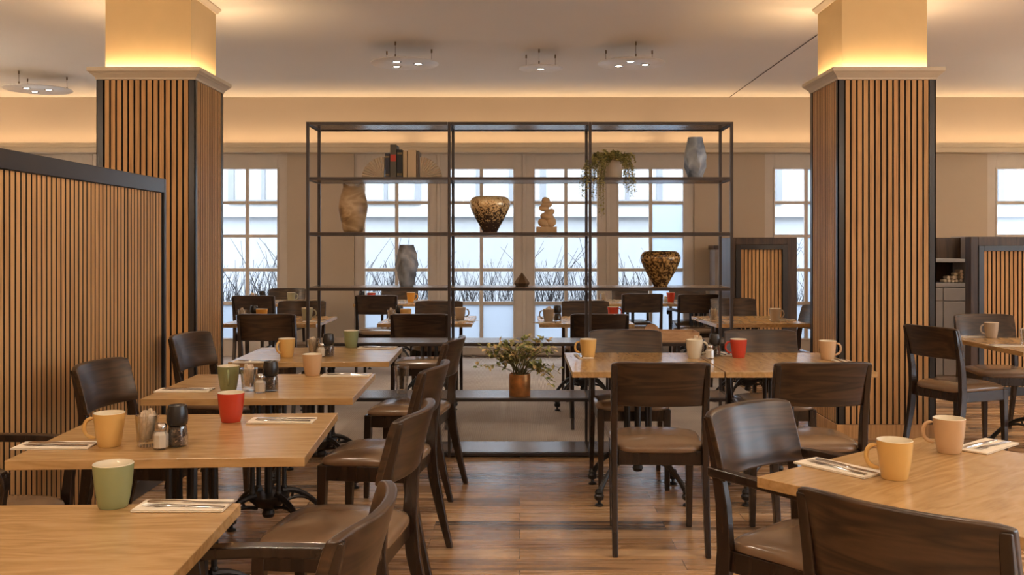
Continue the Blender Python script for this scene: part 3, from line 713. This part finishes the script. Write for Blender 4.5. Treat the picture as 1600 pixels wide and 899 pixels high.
mug(488, 587, 'tan', 102, 'tan mug beside the pepper grinder on the third table')
mug(448, 558, 'yellow', -125, 'yellow mug left of the grinder on the table before the shelf')
mug(548.5, 543, 'green', 99, 'light green mug on the table just before the shelf')
mug(919, 559, 'yellow', 180, 'yellow mug near the corner of the joined tables')
mug(1085, 560, 'white', 0, 'off-white mug behind the chair at the joined tables')
mug(1154, 559, 'red', 180, 'red mug with left-turned handle on the joined tables')
mug(1293, 562, 'tan', 0, 'pale tan mug in front of the slatted pillar')
mug(1398, 748, 'yellow', 165, 'pale yellow mug nearest on the angled table')
mug(1483, 707, 'tan', 158, 'beige mug farther back on the angled table')
mug(1549, 528, 'taupe', 180, 'taupe mug on the table beyond the pillar')
mug(1211, 502, 'taupe', 5, 'taupe mug in front of the narrow booth screen')
mug(480, 501, 'sage', 0, 'grey-green mug on the rear table beside the first pillar')
mug(409, 503, 'orange', 90, 'orange mug behind the dark chair beside the first pillar')
mug(719, 500, 'taupe', 0, 'brown mug at the end of the rear table seen through the shelf')
mug(634, 503, 'yellow', 90, 'yellow cup behind the chair on the rear table')
mug(857, 503, 'taupe', 180, 'brown mug stuffed with sachets on the rear table')
mug(958, 499, 'red', 10, 'small-looking red mug above the chair on the rear table')
mug(455, 472, 'sage', 0, 'pale green mug on the window table')
mug(642, 472, 'orange', 0, 'orange mug on the window table by the glazed doors')
mug(580, 472.5, 'red', 90, 'tiny red mug by the pepper grinder on the window table')
mug(1048, 472, 'red', 90, 'red mug beside a salt shaker on the far window table')

# ------------------------------------------------------------------ glass, salt, pepper
def make_tumbler(h=.10, r0=.030, r1=.038, fl=10):
    m = MB(); rf = lambda t, i: 1+.03*math.cos(t*2*PI/24*fl) if i < 5 else 1
    m.lathe([(.001, 0), (r0, 0), (r0+.001, .012), (r0+.003, h*.45), (r1-.003, h*.6), (r1, h), (r1-.003, h), (r1-.006, h*.6), (r0-.001, h*.4), (r0-.004, .016), (.001, .014)], 24, cap=False, rf=rf)
    return m.build('drinking_glass', TUMB, None, angle=40)
GL = Proto(make_tumbler())
def make_salt():
    root = empty('salt_shaker')
    m = MB(); m.lathe([(.001, .001), (.024, .001), (.0255, .01), (.0255, .048), (.017, .060), (.016, .066)], 8); m.build('body', TUMB, root, angle=20)
    m = MB(); m.lathe([(.001, .006), (.0225, .006), (.0235, .046), (.0155, .057), (.001, .057)], 8, cap=False); m.build('salt_fill', SALT, root, angle=20)
    m = MB(); m.lathe([(.0175, .060), (.0185, .063), (.0185, .076), (.015, .082), (.001, .084)], 20); m.build('cap', CHROME, root)
    return root
SA = Proto(make_salt())
def make_pepper():
    root = empty('pepper_grinder')
    m = MB(); m.lathe([(.001, .001), (.0335, .001), (.0345, .008), (.034, .04), (.029, .066)], 24); m.build('jar', TUMB, root)
    m = MB(); m.lathe([(.001, .006), (.031, .006), (.0315, .04), (.027, .062), (.001, .062)], 24, cap=False); m.build('pepper_fill', PEPPER, root)
    m = MB(); m.lathe([(.026, .0665), (.0315, .070), (.034, .085), (.0335, .108), (.029, .132), (.026, .133), (.022, .128), (.001, .127)], 24); m.build('cap', BLACKP, root, angle=50)
    return root
PE = Proto(make_pepper())
m = MB(); M0 = Matrix.Rotation(.1, 3, 'Y')
rs = []
for (z, w_, t_) in ((0, .018, .001), (.012, .019, .004), (.05, .019, .005), (.07, .018, .003), (.078, .017, .0008)):
    rs.append([Vector((-w_, -t_, z)), Vector((0, -t_*1.5, z+.001)), Vector((w_, -t_, z)), Vector((w_, t_, z)), Vector((0, t_*1.5, z+.001)), Vector((-w_, t_, z))])
m.loft(rs); PK = Proto(m.build('sugar_sachet', PAPER, None, angle=30))
def sachets(p, n, lab, grp, base=.018, rr=random.Random(5)):
    for i in range(n):
        a = 2*PI*i/n; q = p+Vector((math.cos(a)*.014, math.sin(a)*.014, base+rr.uniform(0, .02)))
        o = PK.put(q, a+PI/2, lab, 'sachet', grp, (.62, .8, 1.05)); o.rotation_euler = (rr.uniform(-.12, .12), rr.uniform(-.2, .2), a+PI/2)
def cruet(gp, sp, pp, where, n=7, gs=1.0):
    if gp:
        p = on(*gp); p.z += .0005; GL.put(p, 0, 'faceted glass holding paper sachets ' + where, 'glass', None, (gs, gs, gs)); sachets(p, n, 'paper sugar sachet in the glass ' + where, 'sachets ' + where)
    if sp: p = on(*sp); p.z += .0005; SA.put(p, .2, 'glass salt shaker with steel cap ' + where, 'salt shaker')
    if pp: p = on(*pp); p.z += .0005; PE.put(p, 0, 'pepper grinder with black cap ' + where, 'pepper grinder')
cruet((230, 697), (251, 702), (277, 697), 'on the table with yellow and red mugs')
cruet((389, 611), (406, 614), (423, 611), 'between the green and tan mugs')
cruet((490, 556), (502, 558), (513, 557), 'on the table just before the shelf')
cruet((1091, 556), (1109, 561), (1117, 557), 'on the joined tables')
cruet((379, 503), None, (397, 502), 'on the rear table beside the first pillar', 5)
cruet((612, 503), None, (624, 502), 'on the rear table left of the plant gap', 5)
cruet(None, None, (871, 502), 'on the rear table beside the brown jug mug')
sachets(on(857, 503)+Vector((0,0,.012)), 5, 'paper sachet in the brown mug on the rear table', 'sachets in the brown mug')
cruet((1115, 503), None, None, 'on the table in front of the booth screen', 4)
cruet(None, None, (565, 473), 'on the window table beside the orange mug')
cruet((396, 473), None, (410, 473), 'on the window table by the first pillar', 4)
cruet(None, (1040, 474), None, 'on the far window table beside the red mug')
cruet((1603, 538), None, None, 'on the table beyond the pillar', 4)
cruet((943, 473), None, None, 'on the far window table above the dark chair', 3)

# ------------------------------------------------------------------ napkins and cutlery
m = MB(); m.b2(-.12, .12, -.055, .055, 0, .0030); m.b2(-.119, .120, -.054, .055, .0034, .0062); m.b2(-.1215, -.119, -.054, .055, .0004, .0060)
NP = Proto(m.build('napkin', NAPKIN, None, bevel=.0012, seg=1))
m = MB()
hp = [(-.105, .008, .0035), (-.09, .0095, .004), (-.03, .006, .004), (.02, .0042, .0055), (.038, .0055, .006), (.052, .0115, .0048), (.068, .0125, .0035)]
m.loft([[Vector((x, -w_, z)), Vector((x, w_, z)), Vector((x, w_*.8, z+.0016)), Vector((x, -w_*.8, z+.0016))] for x, w_, z in hp])
for i in range(4):
    y = -.0098+.0065*i; m.tube([(.067, y, .0042), (.085, y, .0036), (.102, y, .0062)], [.0016, .0015, .0008], 5)
FK = Proto(m.build('fork', CHROME, None, angle=40))
m = MB()
m.loft([[Vector((x, -w_, .0032)), Vector((x, w2, .0032)), Vector((x, w2*.8, .0032+t_)), Vector((x, -w_*.8, .0032+t_))] for x, w_, w2, t_ in
    ((-.11, .006, .006, .003), (-.10, .0085, .0085, .004), (-.03, .0075, .0075, .004), (.0, .006, .006, .003), (.012, .009, .006, .0018), (.06, .0105, .006, .0016), (.095, .007, .006, .0014), (.108, .001, .005, .001))])
KN = Proto(m.build('knife', CHROME, None, angle=40))
def setting(px, py, rot, where, s=1.0):
    p = on(px, py); p.z += .0005; R = Matrix.Rotation(D(rot), 3, 'Z')
    NP.put(p, D(rot), 'folded cream napkin under cutlery ' + where, 'napkin', None, (s, s, 1))
    z = Vector((0, 0, .0035))
    FK.put(p+z+R @ Vector((.005, -.018, 0)), D(rot+175), 'steel fork lying on the napkin ' + where, 'fork')
    KN.put(p+z+R @ Vector((.012, .020, 0)), D(rot-3), 'steel knife lying on the napkin ' + where, 'knife')
setting(287, 793, 0, 'on the nearest table', .93)
setting(88, 698, 3, 'beside the yellow mug near the partition')
setting(441, 659, 1, 'right of the red mug')
setting(289, 611, 2, 'left of the green mug on the third table')
setting(541, 587.5, 1, 'right of the tan mug')
setting(400, 566, 4, 'left of the yellow mug before the shelf')
setting(590, 544.5, 1, 'right of the light green mug before the shelf')
setting(1311, 733, -54, 'left of the pale yellow mug')
setting(1541, 699, 41, 'right of the beige mug')
setting(912, 558, 95, 'under the yellow mug of the joined tables', .8)
setting(1130, 554, 100, 'left of the red mug on the joined tables', .8)
setting(1320, 567, 92, 'beside the pale tan mug at the pillar', .8)
setting(1519, 527, 10, 'left of the taupe mug beyond the pillar', .9)
setting(1572, 541, 5, 'at the near edge of the table beyond the pillar', .9)
setting(1222, 501, 0, 'under the taupe mug by the booth screen', .8)
setting(492, 503, 0, 'beside the grey-green mug', .8)
setting(727, 503, 0, 'beside the brown mug at the table end', .7)
setting(850, 505, 40, 'beside the brown jug mug', .7)
setting(1098, 500, 60, 'beside the glass by the booth screen', .8)

# ------------------------------------------------------------------ things on the open shelf
YS = 6.53; PXM = YS/1500
def sx(px): return (px-812)*PXM
# books
bk = [(602, 609.5, 39, 0, 'dark navy book at the start of the shelf row'), (610, 620, 53, 1, 'tallest grey book with a red spine label'), (620.5, 629.5, 45, 2, 'black book next to the red-labelled one'),
      (630, 637, 43, 3, 'slim buff book with spine'), (637.5, 651, 44.5, 4, 'thick sand coloured book'), (651.5, 655, 43, 5, 'thin dark umber book ending the row')]
for (a, b, h, c, lab) in bk:
    xa, xb = sx(a), sx(b); w_ = xb-xa-.002; H = h*PXM; z0 = sz(1)+.0005; dp = .15+.004*c
    o = empty('book', ((xa+xb)/2, YS-.02, z0))
    m = MB(); t_ = .0025; m.b2(-w_/2, -w_/2+t_, 0, dp, 0, H); m.b2(w_/2-t_, w_/2, 0, dp, 0, H); m.b2(-w_/2, w_/2, -.003, 0, 0, H); m.build('cover', BOOKS[c], o, bevel=.0012, seg=1)
    MB().b2(-w_/2+t_, w_/2-t_, 0, dp-.005, .003, H-.004).build('pages', PAGES, o)
    if c == 1: MB().b2(-w_/2+.002, w_/2-.002, -.0042, -.003, H*.50, H*.70).build('spine_label', REDLAB, o)
    if c in (0, 2):
        m = MB()
        for z in (.12, .16, .84, .88): m.b2(-w_/2+.001, w_/2-.001, -.0036, -.003, H*z, H*z+.0015)
        m.build('gilt_band', GILT, o)
    tag(o, lab, 'book', 'books on the top shelf board')
# pleated fans
for side, cx, lab in ((-1, 601, 'pleated cream fan bookend before the dark book'), (1, 656, 'pleated cream fan bookend after the last book')):
    m = MB(); R_ = .150; n = 22; rows = []
    for i in range(n+1):
        a = PI/2*i/n; d_ = .008 if i % 2 else -.008
        x = side*math.cos(a); z = math.sin(a); rows.append((x, z, d_))
    vf = []; 
    for (x, z, d_) in rows:
        vf.append([Vector((x*r, YS+d_*(r/R_)+o_, z*r*.97)) for r, o_ in ((.012, -.02), (R_, -.02), (R_, .02), (.012, .02))])
    m.loft(vf)
    for v in m.bm.verts: v.co += Vector((sx(cx)+side*.002, 0, sz(1)+.001))
    m.b2(*sorted((sx(cx)+side*.002, sx(cx)+side*.149)), YS-.022, YS+.022, sz(1)+.0005, sz(1)+.006)
    tag(m.build('fan_bookend', FAN, None, angle=20), lab, 'bookend', 'fan bookends')
# faceted vases
def faceted(name, label, cx, j, w_px, h_px, mat, tw=.5, seed=1, n=7, prof=None, grow=.26):
    H = h_px*PXM; W_ = w_px*PXM/2
    prof = prof or [(.001, 0), (.50, 0), (.62, .05), (.88, .28), (1.0, .52), (.86, .74), (.60, .95), (.57, 1.0), (.53, 1.0), (.50, .9), (.001, .88)]
    rg = []; rr = random.Random(seed)
    for i, (r, z) in enumerate(prof):
        ring = []
        for t in range(n*4):
            a = 2*PI*t/(n*4); f_ = 1-grow*(.5-.5*math.cos(n/2*1.0*(a+tw*z*3)*1.0*1))*(0 < z < .97) if False else 1-grow*abs(math.sin((n//2)*a+tw*6*z))*math.sin(PI*min(1, z+.05))
            ring.append(Vector((math.cos(a)*r*W_*f_*1.04, math.sin(a)*r*W_*f_, z*H)))
        rg.append(ring)
    # resample vertically
    out = []
    for a, b in zip(rg, rg[1:]):
        for q in range(3): out.append([u.lerp(v, q/3) for u, v in zip(a, b)])
    out.append(rg[-1])
    m = MB(); m.loft(out); o = m.build(name, mat, None, angle=45); o.location = (sx(cx), YS+.02, sz(j)+.0005)
    return tag(o, label, 'vase')
faceted('vase', 'blue-grey fluted ceramic vase at the end of the highest stocked board', 1087, 1, 38, 65, BLUEV, .45, 1, 6)
faceted('vase', 'smoky grey twisted vase standing alone in the first bay', 635, 3, 38, 65, GREYV, .7, 2, 6)
# tan bag-like vase
m = MB(); H = 75*PXM; W_ = 25*PXM; rg = []
for (r, z) in ((.001, 0), (.62, 0), (.66, .04), (.78, .22), (1.0, .48), (.96, .62), (.78, .80), (.60, .95), (.66, 1.0), (.61, 1.0), (.55, .93), (.6, .8), (.001, .75)):
    ring = []
    for t in range(32):
        a = 2*PI*t/32; dent = 1-.06*math.sin(2*a+3*z); zz = z*H
        if z >= .99: zz += .014*math.cos(2*a)
        ring.append(Vector((math.cos(a)*r*W_*dent, math.sin(a)*r*W_*.8*dent, zz)))
    rg.append(ring)
m.loft(rg); o = m.build('vase', TANV, None, angle=60, sub=1); o.location = (sx(551), YS+.02, sz(2)+.0005); tag(o, 'tan swirled stone vase with a pinched uneven rim', 'vase')
def urn(label, cx, j, w_px, h_px, mat):
    m = MB(); W_ = w_px*PXM/2; H = h_px*PXM
    m.lathe([(r*W_, z*H) for r, z in ((.001, 0), (.34, 0), (.36, .03), (.50, .18), (.68, .36), (.86, .56), (.97, .72), (1.0, .80), (.97, .89), (.88, .96), (.76, 1.0), (.70, 1.0), (.74, .96), (.8, .9), (.6, .4), (.2, .1), (.001, .08))], 40, cap=False)
    o = m.build('vase', mat, None, angle=60); o.location = (sx(cx), YS+.02, sz(j)+.0005); return tag(o, label, 'vase')
urn('speckled gold and brown glass urn with a plain dark foot, centre bay', 765.5, 2, 64, 56, SPECK1)
urn('dark gold mottled glass urn on the board above the red mug', 1032.5, 3, 63, 55, SPECK2)
# balancing stones
m = MB(); m.b2(-16*PXM, 16*PXM, -.04, .04, 0, 9*PXM)
rr = random.Random(4)
for (x, z, a, b, tl) in ((-4, 14.5, 10, 7, .5), (6, 17, 9, 9, -.6), (1, 25, 11, 6, .15), (4, 31, 9.5, 5.5, -.45), (-4, 38, 8, 5, .1), (0, 43.5, 9, 5, -.15), (-1, 50, 6.5, 5.5, .2)):
    rg = []
    for i in range(9):
        ph = -PI/2+PI*i/8; ring = []
        for t in range(14):
            th = 2*PI*t/14; v = Vector((math.copysign(abs(math.cos(ph))**.8, 1)*math.cos(th)*a, math.cos(ph)*math.sin(th)*a*.75, math.sin(ph)*b))
            v = Matrix.Rotation(tl, 3, 'Y') @ v; ring.append((v+Vector((x, 0, z)))*PXM)
        rg.append(ring)
    m.loft(rg)
o = m.build('sculpture', STONE, None, angle=50); o.location = (sx(854), YS+.02, sz(2)+.0005); tag(o, 'sand coloured sculpture of stacked stones on a square base', 'sculpture')
# small faceted bronze
m = MB(); R_ = 12.5*PXM; m.lathe([(.001, 0), (R_*.75, 0), (R_*1.0, .022), (R_*.62, .052), (R_*.06, .092), (.001, .093)], 6); o = m.build('ornament', BRONZE, None, angle=10)
o.location = (sx(815.5), YS+.02, sz(3)+.0005); tag(o, 'small faceted bronze drop ornament alone in the middle bay', 'ornament')
# tray and round board
zt = sz(4)+.0005
tr = empty('tray', (sx(1058), YS+.02, zt)); m = MB(); w_, d_, h_, t_ = .135, .12, .062, .008
m.b2(-w_, w_, -d_, d_, 0, t_); m.build('base', PALEW, tr)
m = MB(); m.b2(-w_, w_, -d_, -d_+t_, t_, h_); m.b2(-w_, w_, d_-t_, d_, t_, h_); m.b2(-w_, -w_+t_, -d_+t_, d_-t_, t_, h_); m.b2(w_-t_, w_, -d_+t_, d_-t_, t_, h_); m.build('side', PALEW, tr, bevel=.0015, seg=1)
tag(tr, 'shallow square wooden tray on the shelf behind the joined tables', 'tray')
m = MB(); m.lathe([(.001, -.008), (.046, -.008), (.05, -.004), (.05, .004), (.046, .008), (.001, .008)], 36, cap=False)
o = m.build('round_board', PALEW, None, angle=40); o.rotation_euler = (PI/2-.18, 0, -.3); o.location = (sx(1022.5), YS+.135, zt+.052); tag(o, 'round pale wooden disc leaning behind the tray', 'board')
# tall glass on the lower board
m = MB(); rf = lambda t, i: 1+.05*math.cos(t*2*PI/32*8) if i in (2, 3) else 1
m.lathe([(.001, 0), (.036, 0), (.038, .004), (.040, .07), (.046, .09), (.052, .185), (.049, .185), (.043, .09), (.036, .07), (.034, .02), (.001, .018)], 32, cap=False, rf=rf)
o = m.build('tall_glass', TUMB, None, angle=40); o.location = (on(631, 610, sz(5)).x, YS+.06, sz(5)+.0005); tag(o, 'tall clear glass with a cut foot on the low shelf board', 'glass')

# ------------------------------------------------------------------ plants
def leaf(m, p, d, up, L, w_):
    d = d.normalized(); s_ = d.cross(up)
    if s_.length < .05: s_ = Vector((1, 0, 0))
    s_.normalize(); n_ = s_.cross(d)
    pts = [p, p+d*L*.35+s_*w_-n_*-.15*w_, p+d*L*.75+s_*w_*.7, p+d*L-n_*L*.12, p+d*L*.75-s_*w_*.7, p+d*L*.35-s_*w_-n_*-.15*w_]
    mid1, mid2 = p+d*L*.35-n_*w_*.35, p+d*L*.75-n_*w_*.35
    V = [m.bm.verts.new(v) for v in pts]; a, b = m.bm.verts.new(mid1), m.bm.verts.new(mid2)
    for q in ((V[0], V[1], a), (V[1], V[2], b, a), (V[2], V[3], b), (V[0], a, V[5]), (a, b, V[4], V[5]), (b, V[3], V[4])): m._f(q)
pl = empty('potted_plant', (sx(812), YS-.06, sz(5)+.0005)); R_ = 16.5*PXM; H = .148
m = MB(); m.lathe([(.001, 0), (R_-.003, 0), (R_, .003), (R_, H), (R_-.004, H), (R_-.005, .11), (.001, .11)], 36, cap=False); m.build('pot', COPPER, pl, angle=50)
m = MB(); m.lathe([(.001, .112), (R_-.006, .112), (R_-.02, .122), (.001, .128)], 20); m.build('soil', SOIL, pl)
rr = random.Random(11); ms = MB(); ml = MB()
ends = [(-50,46),(-62,52),(-66,20),(-40,28),(-34,52),(-20,40),(-25,58),(-5,55),(8,48),(20,52),(38,56),(52,48),(44,36),(26,38),(30,10),(46,4),(58,14),(50,-12),(34,22),(-14,30),(10,30),(-48,36),(15,60),(-8,24),(22,24),(-30,18)]
for i, (ex, ez) in enumerate(ends*2):
    jx = ex+rr.uniform(-6, 6); jz = ez+rr.uniform(-6, 6)
    e = Vector((jx*PXM, rr.uniform(-.09, .09), H+.02+(jz-8)*PXM)); b = Vector((rr.uniform(-.04, .04), rr.uniform(-.04, .04), .122))
    if e.z > .29: e.y = -.17-rr.uniform(0, .05)
    c = Vector((e.x*.45, e.y*(.95 if e.z > .29 else .5), max(e.z, H+.06)+.03)); pts = []
    for q in range(9):
        t = q/8; pts.append(b*(1-t)**2+c*2*t*(1-t)+e*t*t)
    ms.tube(pts, [.0022*(1-.6*q/8) for q in range(9)], 5)
    for q in range(3, 9):
        d = (pts[q]-pts[q-1]).normalized()
        for sd in (-1, 1):
            if rr.random() < .68:
                dv = d*.4+Vector((rr.uniform(-1, 1), rr.uniform(-1, 1), rr.uniform(-.5, .9))).normalized()
                leaf(ml, pts[q], dv, Vector((rr.uniform(-.4, .4), -.5, 1)), rr.uniform(.026, .046), rr.uniform(.009, .015))
ms.build('stems', STEM, pl); ml.build('leaves', LEAF, pl)
tag(pl, 'leafy variegated plant in a copper pot on the low shelf board', 'potted plant')

hp_ = empty('trailing_plant', (sx(955), YS+.02, sz(1)+.0005)); R_ = 18.5*PXM; H = .125
m = MB(); m.lathe([(.001, 0), (R_*.9, 0), (R_*.94, .004), (R_, H), (R_-.004, H), (R_-.01, .10), (.001, .10)], 28, cap=False); m.build('pot', FAN, hp_, angle=50)
m = MB(); m.lathe([(.001, .10), (R_-.012, .10), (.001, .115)], 16); m.build('soil', SOIL, hp_)
rr = random.Random(21); ms = MB(); ml = MB()
strands = [(-30,-38),(-24,-32),(-40,-20),(-22,-55),(-50,-26),(-46,-34),(-20,-20),(-14,6),(-26,8),(20,-18),(26,-32),(18,6),(25,4),(30,14),(12,12),(0,20),(-10,24),(8,24),(28,-10),(-32,-8),(22,-22),(32,-26),(-6,18),(16,18),(-20,20),(34,8),(-44,-12),(-17,-62),(10,22),(-30,14)]
for i, (ex, ez) in enumerate(strands*3):
    e = Vector(((ex+rr.uniform(-4, 4))*PXM, rr.uniform(-.10, -.2) if ez < 0 else rr.uniform(-.09, .08), (ez+rr.uniform(-4, 4))*PXM + (.02 if ez > 0 else 0)))
    if ez > 0: e.z += .05
    if ez < 0 and e.y > -.17: e.y = -.225+rr.uniform(-.02, .0)
    b = Vector((rr.uniform(-.05, .05), rr.uniform(-.05, .05), .112)); c = Vector((e.x*1.0, e.y*1.0, .20 if ez < 0 else H+.09)); pts = []
    for q in range(11):
        t = q/10; pts.append(b*(1-t)**2+c*2*t*(1-t)+e*t*t)
    ms.tube(pts, [.0016*(1-.5*q/10) for q in range(11)], 4)
    for q in range(1, 11):
        for z_ in range(5):
            dv = Vector((rr.uniform(-1, 1), rr.uniform(-1, 1), rr.uniform(-.8, .5)))
            leaf(ml, pts[q-1].lerp(pts[q], z_/5), dv, Vector((rr.uniform(-.3, .3), -.6, 1)), rr.uniform(.011, .019), rr.uniform(.0035, .006))
ms.build('stems', STEM, hp_); ml.build('leaves', LEAF2, hp_)
tag(hp_, 'small-leaved plant trailing from a cream pot over the shelf edge', 'potted plant')
